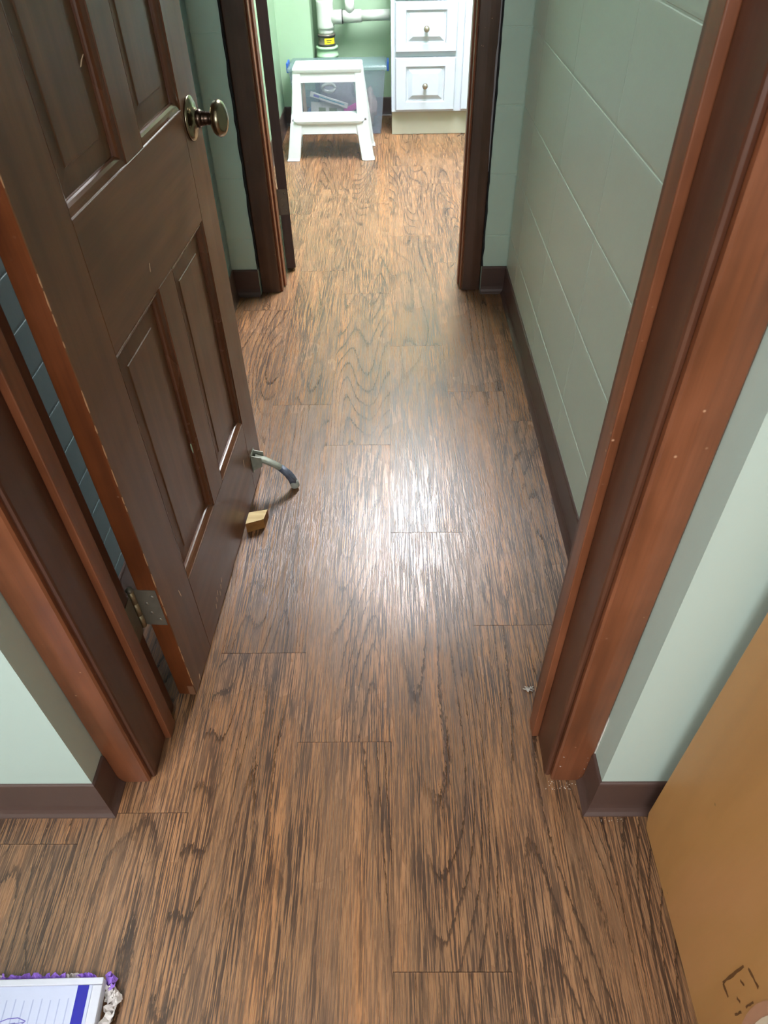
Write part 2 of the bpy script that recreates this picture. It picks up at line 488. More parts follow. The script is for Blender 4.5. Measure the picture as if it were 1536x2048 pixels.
# painted blocks: each a proud slab with rounded edges
slab_meshes = {}
def slab_mesh(ln, ht, proud, e, mat, joint):
    key = (round(ln, 3), round(ht, 3), proud, mat)
    if key in slab_meshes: return slab_meshes[key]
    a, b = ln / 2 - joint / 2, ht / 2 - joint / 2
    vs = []
    a = ln / 2 - joint * 0.15
    for (ins, d) in ((0, 0), (e * 0.25, -proud * 0.72), (e, -proud)):
        q = ins * 0.35
        vs += [(-a + q, d, -b + ins), (a - q, d, -b + ins), (a - q, d, b - ins), (-a + q, d, b - ins)]
    fs = [(8, 9, 10, 11)]
    for k in (0, 4):
        for i in range(4):
            j = (i + 1) % 4
            fs.append((k + i, k + j, k + 4 + j, k + 4 + i))
    me = bpy.data.meshes.new('block')
    me.from_pydata(vs, [], fs)
    me.materials.append(MAT[mat])
    slab_meshes[key] = me
    return me
def masonry(name, wall, along, u0, u1, plane, facing, ln, ht, u_joint, stagger, proud=0.0016, e=0.006, joint=0.003, z_off=0.0, mat='block'):
    """blocks on a wall plane; along = 'y' or 'x'; facing = outward rotation about z of a slab whose face points to -y"""
    zs = [z_off + k * ht for k in range(-1, int(CEIL / ht) + 2)]
    for r, z in enumerate(zs):
        za, zb = max(z, 0), min(z + ht, CEIL)
        if zb - za < 0.02: continue
        st = u_joint + (stagger * ln * (r % 2))
        k = math.floor((u0 - st) / ln)
        while st + k * ln < u1:
            a, b = max(st + k * ln, u0), min(st + (k + 1) * ln, u1)
            k += 1
            if b - a < 0.015: continue
            o = link(name, slab_mesh(b - a, zb - za, proud, e, mat, joint), None, wall)
            o.location = (plane, (a + b) / 2, (za + zb) / 2) if along == 'y' else ((a + b) / 2, plane, (za + zb) / 2)
            o.rotation_euler = (0, 0, facing + random.uniform(-0.001, 0.001))
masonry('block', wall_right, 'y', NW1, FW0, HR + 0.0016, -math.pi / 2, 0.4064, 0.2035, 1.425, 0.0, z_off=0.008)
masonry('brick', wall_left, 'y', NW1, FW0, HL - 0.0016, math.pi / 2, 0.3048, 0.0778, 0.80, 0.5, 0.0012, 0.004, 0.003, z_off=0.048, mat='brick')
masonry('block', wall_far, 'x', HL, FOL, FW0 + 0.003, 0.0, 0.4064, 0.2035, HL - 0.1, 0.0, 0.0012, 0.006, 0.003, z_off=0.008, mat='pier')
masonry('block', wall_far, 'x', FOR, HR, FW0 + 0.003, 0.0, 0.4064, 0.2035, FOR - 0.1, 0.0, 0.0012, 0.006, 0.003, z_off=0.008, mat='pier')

# ------------------------------------------------------------------ vinyl cove baseboards
COVE = [(0.0, 0.0), (0.0155, 0.0), (0.0150, 0.0022), (0.0105, 0.0075), (0.0070, 0.015), (0.0055, 0.026), (0.0050, 0.094), (0.0040, 0.0985), (0.0018, 0.1005), (0.0, 0.1005)]
def cove(name, path, mat):
    """path: xy points; the base projects to the left of the direction of travel"""
    pts = [Vector((p[0], p[1])) for p in path]
    rings = []
    for i, p in enumerate(pts):
        ns = []
        if i > 0:
            d = (pts[i] - pts[i - 1]).normalized(); ns.append(Vector((-d.y, d.x)))
        if i < len(pts) - 1:
            d = (pts[i + 1] - pts[i]).normalized(); ns.append(Vector((-d.y, d.x)))
        m = ns[0] if len(ns) == 1 else (ns[0] + ns[1]) / (1 + ns[0].dot(ns[1]))
        rings.append([(p.x + m.x * q, p.y + m.y * q, z) for q, z in COVE])
    o = loft(name, rings, mat)
    return struct(o)
cove('baseboard_near_left', [(OPL, NW0 + 0.048), (OPL, NW0), (-RX, NW0)], 'cove')
cove('baseboard_near_right', [(RX, NW0), (OPR, NW0), (OPR, NW0 + 0.048)], 'cove')
cove('baseboard_hall_right', [(HR, NW1), (HR, FW0), (FOR, FW0)], 'cove')
cove('baseboard_hall_left', [(FOL, FW0), (HL, FW0), (HL, NW1)], 'cove')
cove('baseboard_far_room_left', [(FRL, 4.66), (FRL, FW1)], 'covedark')
cove('baseboard_chase', [(-0.437, FRB), (-0.437, 4.66), (FRL, 4.66)], 'covedark')
cove('baseboard_back', [(FRR, FRB), (-0.437, FRB)], 'covedark')

# ------------------------------------------------------------------ door frames
def door_frame(name, label, ol, orr, cl, cr_, jl, jr, yc, yj0, yj1, ys0, ys1, sp, mats, head=2.02):
    t = struct(empty(name, ((ol + orr) / 2, yc, 0)), label)
    cm, bm_, jm, sm = mats
    th = 0.012
    for (a, b) in ((ol, cl), (cr_, orr)):
        # casing board with an eased face
        f = yc; k = yc + th
        w_ = b - a
        prof = [(a, k), (a, f + 0.003), (a + 0.003, f), (a + w_ * 0.5, f - 0.0012), (b - 0.003, f), (b, f + 0.003), (b, k)]
        loft('casing', [[(x, y, z) for x, y in prof] for z in (0.002, head + 0.06)], cm, t)
    box('casing', cl, cr_, yc, yc + th, head + 0.002, head + 0.06, 'casing_x', t, 0.003)
    # jamb lining with a rounded nose that shows as a bead inside the casing
    for (a, b, s) in ((ol, jl, 1), (jr, orr, -1)):
        e = b if s > 0 else a
        o = a if s > 0 else b
        nose = [(e - s * 0.0045, yj0), (e - s * 0.0013, yj0 + 0.0013), (e, yj0 + 0.0045)]
        prof = [(o, yj1), (o, yc + th + 0.001), (e - s * 0.0095, yc + th + 0.001), (e - s * 0.0085, yj0 + 0.001)] + nose + [(e, yj1)]
        loft('jamb', [[(x, y, z) for x, y in prof] for z in (0.001, head)], jm, t)
        # door stop
        e2 = e + s * sp
        xa, xb = min(e, e2), max(e, e2)
        box('door_stop', xa, xb, ys0, ys1, 0.003, head, sm, t, 0.0015)
    box('jamb', ol, orr, yj0 + 0.008, yj1, head + 0.001, head + 0.055, 'casing_x', t)
    box('door_stop', jl + sp, jr - sp, ys0, ys1, head - sp, head, 'casing_x', t, 0.0015)
    return t
fr1 = door_frame('trim_1', 'orange-brown varnished door frame around the near doorway', OPL, OPR, -0.4405, 0.2755, -0.433, 0.266, 0.557, 0.566, 0.709, 0.640, 0.672, 0.012, ('casing', 'casing', 'jamb', 'casing'))
fr2 = door_frame('trim_2', 'dark brown door frame around the far doorway', FOL + 0.003, FOR - 0.002, -0.4185, 0.2625, -0.410, 0.257, 2.453, 2.462, 2.58, 2.50, 2.54, 0.006, ('darkwood', 'casing', 'casing', 'casing'))
# ragged dark gap between the far frame and the painted wall
for s, x in ((1, FOL), (-1, FOR)):
    rings = []
    k = 60
    for i in range(k + 1):
        z = 0.1 + i * (1.95 / k)
        j = random.uniform(-0.0012, 0.003)
        rings.append([(x - s * j - s * 0.001, FW0 - 0.0004, z), (x + s * 0.003, FW0 - 0.0004, z), (x + s * 0.003, FW0 + 0.03, z), (x - s * j - s * 0.001, FW0 + 0.003, z)])
    loft('caulk_line', rings, 'gap', wall_far)
# torn strip of old tape along the right side of the far frame
rings = []
for i in range(25):
    z = 0.42 + i * 0.03
    wd = 0.0015 + 0.006 * math.sin(math.pi * min(1, max(0, (i - 1) / 24))) ** 0.6 * random.uniform(0.7, 1.0) * (0.5 if 11 < i < 17 else 1)
    xr = FOR - 0.0035
    rings.append([(xr - wd, 2.4508, z), (xr, 2.4508, z), (xr, 2.4526, z), (xr - wd, 2.4526, z)])
loft('paint_drip', rings, m_plain('grey_paint_drip', lin(150, 146, 150), 0.5), fr2)

# ------------------------------------------------------------------ panelled door leaf
STICK = [(0.0, 0.0), (0.0008, 0.0016), (0.0045, 0.0024), (0.0095, 0.0042), (0.0128, 0.0072), (0.0140, 0.0100), (0.0146, 0.0102), (0.0150, 0.0132)]
def frame_rings(x0, x1, z0, z1, prof):
    return [[(x0 + o, d, z0 + o), (x1 - o, d, z0 + o), (x1 - o, d, z1 - o), (x0 + o, d, z1 - o)] for o, d in prof]
def molding_side(x0, x1, z0, z1, side):
    """one mitred stick of the moulding; side 0 bottom, 1 right, 2 top, 3 left"""
    rings = frame_rings(x0, x1, z0, z1, STICK)
    i, j = side, (side + 1) % 4
    a = [r[i] for r in rings] + [(rings[-1][i][0], 0.016, rings[-1][i][2]), (rings[0][i][0], 0.016, rings[0][i][2])]
    b = [r[j] for r in rings] + [(rings[-1][j][0], 0.016, rings[-1][j][2]), (rings[0][j][0], 0.016, rings[0][j][2])]
    return [a, b]
def panel_door(name, label, loc, rz, W, H, T, stiles, mull, rails, panels_z, wood, rail, edge=None):
    t = struct(empty(name, loc, rz), label)
    z0 = 0.012
    sl, sr_ = stiles
    def rect(nm, xa, xb, za, zb, mt):
        o = box(nm, xa, xb, 0.0, T, za, zb, mt, t, 0.0011, 1, local=True)
        return o
    hs = rect('stile', 0.0, sl, z0, H, wood)
    if edge:
        hs.data.materials.append(MAT[edge])
        for p in hs.data.polygons:
            if p.normal.x < -0.9: p.material_index = 1
    rect('stile', sr_, W, z0, H, wood)
    for (za, zb) in rails:
        rect('rail', sl, sr_, za, zb, rail)
    for (za, zb) in panels_z:
        rect('mullion', mull[0], mull[1], za, zb, wood)
        for (xa, xb) in ((sl, mull[0]), (mull[1], sr_)):
            pr = [(0.0148, 0.0128), (0.0165, 0.0127), (0.044, 0.0112), (0.0452, 0.0098), (0.047, 0.0096)]
            rr = frame_rings(xa, xb, za, zb, pr)
            rr.insert(0, [(p[0], 0.028, p[2]) for p in rr[0]])
            pn = loft('panel', rr, wood, t, local=True)
            for s in range(4):
                loft('molding', molding_side(xa, xb, za, zb, s), 'mold_x' if s in (0, 2) else 'mold', pn, local=True)
    return t
HX, HY = -0.389, 0.727
TH1 = math.atan2(0.9985, 0.0541)
door1 = panel_door('door_1', 'dark brown panelled door standing open into the hall', (HX, HY, 0), TH1, 0.70, 2.015, 0.035,
                   (0.112, 0.597), (0.316, 0.391), [(0.012, 0.225), (0.70, 0.886), (1.88, 2.015)], [(0.225, 0.70), (0.886, 1.88)], 'doorwood', 'doorrail', 'dooredge')
door2 = panel_door('door_2', 'dark door seen edge-on, swung open into the far room', (-0.378, 2.64, 0), math.radians(98.5), 0.66, 2.015, 0.035,
                   (0.11, 0.55), (0.295, 0.365), [(0.012, 0.225), (0.70, 0.886), (1.88, 2.015)], [(0.225, 0.70), (0.886, 1.88)], 'door2wood', 'door2wood')

def hinge(door, zc, T, steel='steel', h=0.092):
    """butt hinge: leaf let into the door edge, knuckle at the far face corner, leaf on the jamb"""
    hg = bpy.data.objects.new('hinge', None); COL.objects.link(hg); hg.parent = door
    hg.location = (0, 0, zc)
    bm = bmesh.new()
    add_box(bm, -0.0012, 0.001, 0.004, T + 0.008, -h / 2, h / 2)
    lf = link('leaf', mesh_of(bm, 'leaf'), steel, hg)
    pin = Vector((-0.004, T + 0.010, 0))
    for k in range(3):
        za, zb = -h / 2 + k * h / 3 + 0.0002, -h / 2 + (k + 1) * h / 3 - 0.0002
        lathe('knuckle', [(za, 0.0001), (za, 0.0052), (zb, 0.0052), (zb, 0.0001)], pin, (0, 0, 1), 'pinmetal', hg, 14, local=True)
    lathe('pin_tip', [(h / 2, 0.006), (h / 2 + 0.003, 0.0068), (h / 2 + 0.007, 0.0045), (h / 2 + 0.008, 0.0001)], pin, (0, 0, 1), steel, hg, 14, local=True)
    for (y, z) in ((0.013, 0.030), (0.013, -0.030), (0.026, 0.012), (0.024, -0.012)):
        lathe('screw', [(0.0, 0.0038), (0.0008, 0.0034), (0.0011, 0.0001)], (-0.0011, y, z), (-1, 0, 0), 'screw', hg, 12, local=True)
    return hg
hinge(door1, 0.283, 0.035)
hinge(door1, 1.76, 0.035)
hinge(door2, 0.266, 0.035)
# leaf of the lower hinge on the near jamb
box('jamb_leaf', -0.4335, -0.4318, 0.676, 0.714, 0.237, 0.329, 'steel', fr1)
for (y, z) in ((0.686, 0.30), (0.694, 0.268), (0.686, 0.25)):
    lathe('screw', [(0, 0.0036), (0.001, 0.003), (0.0012, 0.0001)], (-0.4319, y, z), (1, 0, 0), 'screw', fr1, 10)

# knob with its round rose on the latch stile
KN = (0.641, 0.0, 0.862)
kn = bpy.data.objects.new('door_knob', None); COL.objects.link(kn); kn.parent = door1; kn.location = KN
lathe('rose', [(0, 0.0001), (0, 0.0355), (0.0022, 0.0362), (0.004, 0.0350), (0.0062, 0.029), (0.0078, 0.0185), (0.012, 0.0165), (0.0135, 0.0145)], (0, 0, 0), (0, -1, 0), 'brass', kn, 40, local=True)
lathe('collar', [(0.0125, 0.0145), (0.017, 0.0155), (0.020, 0.0135), (0.0225, 0.0122), (0.0225, 0.0001)], (0, 0, 0), (0, -1, 0), 'bronze', kn, 32, local=True)
lathe('shank', [(0.020, 0.0115), (0.024, 0.0120), (0.026, 0.0108), (0.028, 0.0118), (0.030, 0.0106), (0.036, 0.0110), (0.040, 0.0125)], (0, 0, 0), (0, -1, 0), 'bronze', kn, 32, local=True)
lathe('grip', [(0.038, 0.0115), (0.040, 0.019), (0.0435, 0.0255), (0.048, 0.0292), (0.053, 0.0298), (0.058, 0.0278), (0.0625, 0.0225), (0.066, 0.0130), (0.0672, 0.005), (0.0675, 0.0001)], (0, 0, 0), (0, -1, 0), 'brass', kn, 40, local=True)
lathe('screw', [(0, 0.003), (0.006, 0.003), (0.0065, 0.0001)], (-0.027, 0, -0.006), (0, -1, 0), 'brass', kn, 10, local=True)

# scuffs and chips on the door face
def scuff(pts, wd, mat, nm='scuff_mark', y=-0.0004):
    rings = []
    for i, (x, z) in enumerate(pts):
        k = wd * (0.35 + 0.65 * math.sin(math.pi * (i + 0.6) / (len(pts) + 0.2)))
        rings.append([(x - k, y, z), (x + k, y, z), (x + k, y + 0.0006, z), (x - k, y + 0.0006, z)])
    loft(nm, rings, mat, door1, local=True)
scuff([(0.302, 0.375), (0.301, 0.383), (0.300, 0.392), (0.299, 0.398)], 0.0028, 'tape', 'paint_chip', 0.0085)
scuff([(0.067, 0.232), (0.066, 0.238), (0.065, 0.246), (0.064, 0.252)], 0.0011, 'scratch')
scuff([(0.55, 0.13), (0.55, 0.142), (0.551, 0.152)], 0.0008, 'scratch')
for k in range(6):
    scuff([(0.19 + 0.012 * k, 0.04 + 0.008 * (k % 3)), (0.192 + 0.012 * k, 0.047 + 0.008 * (k % 3)), (0.193 + 0.012 * k, 0.052 + 0.008 * (k % 3))], 0.0011, 'scratch')
scuff([(0.03, 0.016), (0.032, 0.024), (0.034, 0.032)], 0.0016, 'scratch')
scuff([(0.262, 1.014), (0.270, 1.020), (0.279, 1.024)], 0.0016, 'scratch', 'scuff_mark', 0.0040)
scuff([(0.30, 0.735), (0.302, 0.741), (0.304, 0.747)], 0.0012, 'scratch')
# chips where the stain is worn off the hinge-side arris
zz = 0.045
random.seed(5)
while zz < 1.0:
    l = random.uniform(0.008, 0.035)
    k = random.uniform(0.0004, 0.0009)
    loft('worn_edge', [[(-0.0002, -0.0002, zz), (0.0008, -0.0002, zz), (-0.0002, 0.0008, zz)], [(-0.0003, -0.0003, zz + l * 0.4), (0.0005 + k, -0.0003, zz + l * 0.4), (-0.0003, 0.0006 + k, zz + l * 0.4)], [(-0.0002, -0.0002, zz + l), (0.0007, -0.0002, zz + l), (-0.0002, 0.0007, zz + l)]], 'wornline', door1, local=True)
    zz += l + random.choice((0.004, 0.02, 0.06, 0.09))
box('worn_corner', -0.0006, 0.0004, 0.001, 0.013, 0.0125, 0.042, m_plain('bare_brown_wood', lin(120, 80, 54), 0.7), door1, local=True)

# ------------------------------------------------------------------ kick-down stop on the door's lower corner
ks = bpy.data.objects.new('kick_down_stop', None); COL.objects.link(ks); ks.parent = door1; ks.location = (0.625, 0, 0)
def lbox(nm, x0, x1, y0, y1, z0, z1, mat, par, bev=0.0008):
    return box(nm, x0, x1, y0, y1, z0, z1, mat, par, bev, 1, local=True)
lbox('bracket', -0.017, 0.017, -0.0022, -0.0003, 0.062, 0.118, 'stopmetal', ks)
for s in (-1, 1):
    loft('bracket_cheek', [[(s * 0.0125 - 0.001, 0, 0.066), (s * 0.0125 - 0.001, -0.026, 0.082), (s * 0.0125 - 0.001, -0.026, 0.108), (s * 0.0125 - 0.001, 0, 0.114)],
                           [(s * 0.0125 + 0.001, 0, 0.066), (s * 0.0125 + 0.001, -0.026, 0.082), (s * 0.0125 + 0.001, -0.026, 0.108), (s * 0.0125 + 0.001, 0, 0.114)]], 'stopmetal', ks, local=True)
arm = [((-0.006, 0.101), 0.0105, 0.0055), ((-0.030, 0.092), 0.0100, 0.0060), ((-0.055, 0.078), 0.0090, 0.0062), ((-0.072, 0.064), 0.0088, 0.0066)]
def bar(nm, secs, mat):
    rings = []
    for i, ((y, z), wx, hz) in enumerate(secs):
        a = secs[max(i - 1, 0)][0]; b = secs[min(i + 1, len(secs) - 1)][0]
        d = Vector((0, b[0] - a[0], b[1] - a[1])).normalized()
        nn = Vector((0, -d.z, d.y))
        c = Vector((0, y, z))
        rg = []
        for k in range(12):
            an = 2 * math.pi * k / 12
            ca, sa = math.cos(an), math.sin(an)
            q = lambda v: math.copysign(abs(v) ** 0.55, v)
            rg.append(c + Vector((wx * q(ca), 0, 0)) + nn * (hz * q(sa)))
        rings.append(rg)
    return loft(nm, rings, mat, ks, smooth=True, local=True)
bar('arm', arm, 'stopmetal')
bar('arm_sleeve', [((-0.068, 0.068), 0.0096, 0.0075), ((-0.084, 0.050), 0.0098, 0.0085), ((-0.093, 0.034), 0.0100, 0.0095), ((-0.097, 0.022), 0.0100, 0.0095)], 'stopdark')
lathe('rubber_tip', [(0, 0.0100), (0.004, 0.0118), (0.017, 0.0118), (0.0195, 0.0105), (0.020, 0.0001)], (0, -0.0962, 0.025), (0, -0.22, -1), 'rubber', ks, 20, local=True)

# ------------------------------------------------------------------ pine wedge against the door
wg = empty('wooden_wedge', (-0.338, 1.195, 0))
tag(wg, 'small pine wedge block on the floor against the open door', 'wedge')
top = [(-0.358, 1.182), (-0.3165, 1.199), (-0.312, 1.236), (-0.356, 1.224)]
zt = [0.031, 0.030, 0.027, 0.029]
rg0 = [(x, y, 0.0006) for x, y in top]
rg1 = [(x, y, z) for (x, y), z in zip(top, zt)]
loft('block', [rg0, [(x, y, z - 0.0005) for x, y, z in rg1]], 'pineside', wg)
loft('top_face', [[(x, y, z - 0.0005) for x, y, z in rg1], rg1], 'pine', wg)

# ------------------------------------------------------------------ white vanity cabinet in the far room
vb = empty('vanity_cabinet', (0.45, 4.6, 0))
tag(vb, 'white vanity cabinet with raised-panel drawers against the far wall', 'cabinet')
VX0, VX1, VY = 0.010, 0.92, 4.415
box('carcass', VX0, VX1, VY + 0.012, FRB - 0.02, 0.122, 0.80, 'whitepaint', vb, 0.002)
box('toe_board', VX0 + 0.002, VX1 - 0.002, VY + 0.022, FRB - 0.03, 0.001, 0.1215, 'toe', vb, 0.0015)
def face(x0, x1, z0, z1, nm='face_frame'):
    return box(nm, x0, x1, VY, VY + 0.014, z0, z1, 'whitepaint', vb, 0.0012)
face(VX0, 0.040, 0.1225, 0.80); face(0.355, 0.405, 0.1225, 0.80); face(0.89, VX1, 0.1225, 0.80)
face(0.040, 0.355, 0.1225, 0.142); face(0.040, 0.355, 0.388, 0.412); face(0.040, 0.355, 0.63, 0.652); face(0.405, 0.89, 0.1225, 0.142)
box('counter_top', VX0 - 0.0, VX1 + 0.015, VY - 0.02, FRB - 0.02, 0.801, 0.83, 'whitepaint', vb, 0.004)
def front(nm, x0, x1, z0, z1, bx, bz, knob):
    y = VY - 0.018
    prof = [(0.0, 0.0, 0.0176), (0.0, 0.0, 0.003), (0.003, 0.003, 0.0), (bx, bz, 0.0), (bx + 0.004, bz + 0.004, 0.009), (bx + 0.012, bz + 0.012, 0.010), (bx + 0.036, bz + 0.034, -0.001), (bx + 0.038, bz + 0.036, -0.001)]
    rings = [[(x0 + a, y + d, z0 + b), (x1 - a, y + d, z0 + b), (x1 - a, y + d, z1 - b), (x0 + a, y + d, z1 - b)] for a, b, d in prof]
    dr = loft(nm, rings, 'whitepaint', vb)
    if knob:
        lathe('knob', [(0, 0.007), (0.008, 0.006), (0.014, 0.007), (0.018, 0.0125), (0.025, 0.0155), (0.032, 0.0135), (0.037, 0.007), (0.038, 0.0001)], (knob[0], y - 0.0005, knob[1]), (0, -1, 0), 'knobmetal', dr, 20)
    return dr
front('drawer', 0.034, 0.361, 0.134, 0.386, 0.056, 0.040, (0.196, 0.256))
front('drawer', 0.034, 0.361, 0.412, 0.634, 0.056, 0.036, (0.198, 0.518))
front('drawer', 0.034, 0.361, 0.646, 0.795, 0.050, 0.035, (0.198, 0.72))
front('cabinet_door', 0.399, 0.895, 0.134, 0.795, 0.055, 0.055, (0.86, 0.66))

# ------------------------------------------------------------------ drain pipes
dp = empty('drain_pipe', (-0.352, 4.76, 0))
tag(dp, 'white plastic drain pipe with a tee and clamped coupling in the far corner', 'pipe')
PX, PY, PR = -0.360, 4.755, 0.043
def vp(nm, z0, z1, r, mat, x=PX, lip=0.0):
    pr = [(z0, 0.0001), (z0, r + lip), (z0 + 0.012, r + lip), (z0 + 0.013, r), (z1 - 0.013, r), (z1 - 0.012, r + lip), (z1, r + lip), (z1, 0.0001)]
    return lathe(nm, pr, (x, PY, 0), (0, 0, 1), mat, dp, 32)
vp('hub', 0.001, 0.335, 0.056, 'greenpipe')
vp('hub_collar', 0.335, 0.388, 0.060, 'greenpipe', lip=0.003)
cp = vp('coupling', 0.388, 0.446, 0.0475, 'steel', lip=0.002)
for z in (0.391, 0.435):
    lathe('clamp_band', [(z, 0.0495), (z, 0.0505), (z + 0.008, 0.0505), (z + 0.008, 0.0495)], (PX, PY, 0), (0, 0, 1), 'black', cp, 32)
# curved yellow label wrapped on the coupling
rings = []
for k in range(9):
    an = math.radians(-100 + k * 9)
    rings.append([(PX + math.cos(an) * r, PY + math.sin(an) * r, z) for (r, z) in ((0.0502, 0.402), (0.0512, 0.402), (0.0512, 0.430), (0.0502, 0.430))])
lb = loft('label', rings, 'yellow', cp)
for q, (a0, a1, z) in enumerate(((-88, -52, 0.420), (-84, -58, 0.412))):
    rings = []
    for k in range(5):
        an = math.radians(a0 + (a1 - a0) * k / 4)
        rings.append([(PX + math.cos(an) * r, PY + math.sin(an) * r, zz) for (r, zz) in ((0.0511, z - 0.002), (0.0515, z - 0.002), (0.0515, z + 0.002), (0.0511, z + 0.002))])
    loft('print_line', rings, 'black', cp)
vp('pipe', 0.446, 0.482, 0.0435, 'pvc')
vp('tee', 0.470, 0.605, 0.0475, 'pvc', lip=0.0)
vp('pipe', 0.605, 2.40, 0.0435, 'pvc')
tube('side_branch', [(PX + 0.03, PY, 0.522), (PX + 0.095, PY, 0.524)], 0.034, 'pvc', dp, 24)
tube('branch_ring', [(PX + 0.095, PY, 0.524), (PX + 0.099, PY, 0.524)], 0.0345, 'black', dp, 24)
tube('side_tee', [(PX + 0.099, PY, 0.524), (PX + 0.205, PY, 0.527)], 0.031, 'pvc', dp, 24)
tube('side_pipe', [(PX + 0.205, PY, 0.527), (0.006, PY, 0.530)], 0.0265, 'pvc', dp, 24)
tube('vent_tee', [(PX + 0.140, PY, 0.54), (PX + 0.140, PY, 0.608)], 0.026, 'pvc', dp, 24)
tube('vent_ring', [(PX + 0.140, PY, 0.608), (PX + 0.140, PY, 0.612)], 0.0262, 'black', dp, 24)
tube('vent_pipe', [(PX + 0.140, PY, 0.612), (PX + 0.140, PY, 1.2)], 0.021, 'pvc', dp, 24)

# ------------------------------------------------------------------ white two-step stool
st = empty('step_stool', (-0.318, 4.12, 0))
tag(st, 'white plastic two-step stool in front of the storage bin', 'step stool')
SXC = -0.318
def quadring(xa, xb, ya, yb, z):
    return [(xa, ya, z), (xb, ya, z), (xb, yb, z), (xa, yb, z)]
for s in (-1, 1):
    def X(v): return SXC + s * v
    def leg(secs, nm='leg'):
        rings = []
        for (o, i, ya, yb, z) in secs:
            xa, xb = sorted((X(o), X(i)))
            rings.append(quadring(xa, xb, ya, yb, z))
        loft(nm, rings, 'whiteplastic', st, bev=0.004)
    leg([(0.236, 0.168, 3.972, 4.030, 0.001), (0.230, 0.165, 3.980, 4.026, 0.012), (0.202, 0.140, 4.004, 4.040, 0.178)])                    # front
    leg([(0.236, 0.176, 4.215, 4.272, 0.001), (0.229, 0.176, 4.217, 4.266, 0.012), (0.178, 0.140, 4.200, 4.248, 0.392)])                    # rear
    leg([(0.202, 0.144, 4.075, 4.105, 0.175), (0.179, 0.140, 4.095, 4.125, 0.392)], 'upright')
    loft('side_panel', [[(X(0.214), 4.03, 0.10), (X(0.215), 4.225, 0.10), (X(0.180), 4.215, 0.385), (X(0.181), 4.115, 0.385), (X(0.201), 4.08, 0.20), (X(0.202), 4.04, 0.18)],
                        [(X(0.208), 4.03, 0.10), (X(0.209), 4.225, 0.10), (X(0.174), 4.215, 0.385), (X(0.175), 4.115, 0.385), (X(0.195), 4.08, 0.20), (X(0.196), 4.04, 0.18)]], 'whiteplastic', st)
def step(nm, hw0, hw1, y0, y1, z, ap):
    t_ = 0.012
    o = loft(nm, [quadring(SXC - hw1, SXC + hw1, y0 + 0.004, y1, z - 0.028), quadring(SXC - hw0, SXC + hw0, y0, y1, z - 0.010), quadring(SXC - hw0 + 0.006, SXC + hw0 - 0.006, y0 + 0.010, y1 - 0.006, z)], 'whiteplastic', st, bev=0.004)
    loft('apron', [quadring(SXC - hw1 - 0.01, SXC + hw1 + 0.01, y0 + 0.006, y0 + 0.014, ap), quadring(SXC - hw1, SXC + hw1, y0 + 0.012, y0 + 0.020, z - 0.02)], 'whiteplastic', o)
    return o
step('top_step', 0.179, 0.176, 4.088, 4.252, 0.412, 0.342)
step('lower_step', 0.186, 0.160, 3.996, 4.150, 0.198, 0.126)
for s in (-1, 1):   # rounded corners under the lower step
    X0 = SXC + s * 0.142
    pr = [(X0, 0.128)] + [(X0 - s * 0.03 * (1 - math.cos(math.radians(a))), 0.128 - 0.03 * (1 - math.sin(math.radians(a)))) for a in (90, 67, 45, 22, 0)][::-1]
    loft('gusset', [[(x + s * 0.012, 4.004, z) for x, z in pr], [(x + s * 0.012, 4.014, z) for x, z in pr]], 'whiteplastic', st)

# ------------------------------------------------------------------ clear storage bin
sb = empty('storage_bin', (-0.285, 4.54, 0))
tag(sb, 'clear plastic storage bin with cloudy lid and blue latches behind the stool', 'bin')
BX0, BX1, BY0, BY1 = -0.525, -0.055, 4.455, 4.655
def binring(e, z):
    return quadring(BX0 - e, BX1 + e, BY0 - e * 0.5, BY1 + e * 0.3, z)
bin_secs = [(0.0, 0.002), (0.006, 0.03), (0.030, 0.30), (0.034, 0.318)]
bm = bmesh.new()
o0 = base_of(sb)
outer = [[bm.verts.new(Vector(v) - o0) for v in binring(e, z)] for e, z in bin_secs]
inner = [[bm.verts.new(Vector(v) - o0) for v in binring(e - 0.003, z + 0.003)] for e, z in bin_secs]
for rr in (outer, inner):
    for a, b in zip(rr, rr[1:]):
        for i in range(4):
            bm.faces.new((a[i], a[(i + 1) % 4], b[(i + 1) % 4], b[i]))
    bm.faces.new(rr[0])
for i in range(4):
    bm.faces.new((outer[-1][i], outer[-1][(i + 1) % 4], inner[-1][(i + 1) % 4], inner[-1][i]))
link('tub', mesh_of(bm, 'tub'), 'clear', sb)
loft('lid', [binring(0.036, 0.322), binring(0.040, 0.326), binring(0.040, 0.338), binring(0.030, 0.346), binring(0.020, 0.346)], 'lid', sb)
for x0, x1 in ((BX0 - 0.052, BX0 - 0.0405), (BX1 + 0.0405, BX1 + 0.052)):
    box('latch', x0, x1, 4.50, 4.60, 0.305, 0.352, 'blue', sb, 0.003)
# things in the bin
def crumple(name, label, cat, c, size, mat, seed, grp=None):
    random.seed(seed)
    bm = bmesh.new()
    bmesh.ops.create_icosphere(bm, subdivisions=3, radius=1.0)
    ph = [random.uniform(0, 6.3) for _ in range(6)]
    for v in bm.verts:
        p = v.co.copy()
        k = 1 + 0.12 * math.sin(5 * p.x + ph[0]) + 0.12 * math.sin(6 * p.y + 3 * p.z + ph[1]) + 0.10 * math.sin(9 * p.z + 4 * p.x + ph[2]) + 0.05 * math.sin(17 * p.x + 11 * p.y + ph[3])
        v.co = Vector((p.x * size[0] * k, p.y * size[1] * k, p.z * size[2] * k))
    o = link(name, mesh_of(bm, name), mat, None, c, smooth=True)
    return tag(o, label, cat, grp)
MAT['pinkcloth'] = m_plain('dusty_pink_cloth', lin(206, 178, 168), 0.8, 0, 0.2, 40)
MAT['greycloth'] = m_plain('grey_mauve_cloth', lin(172, 160, 166), 0.8, 0, 0.2, 40)
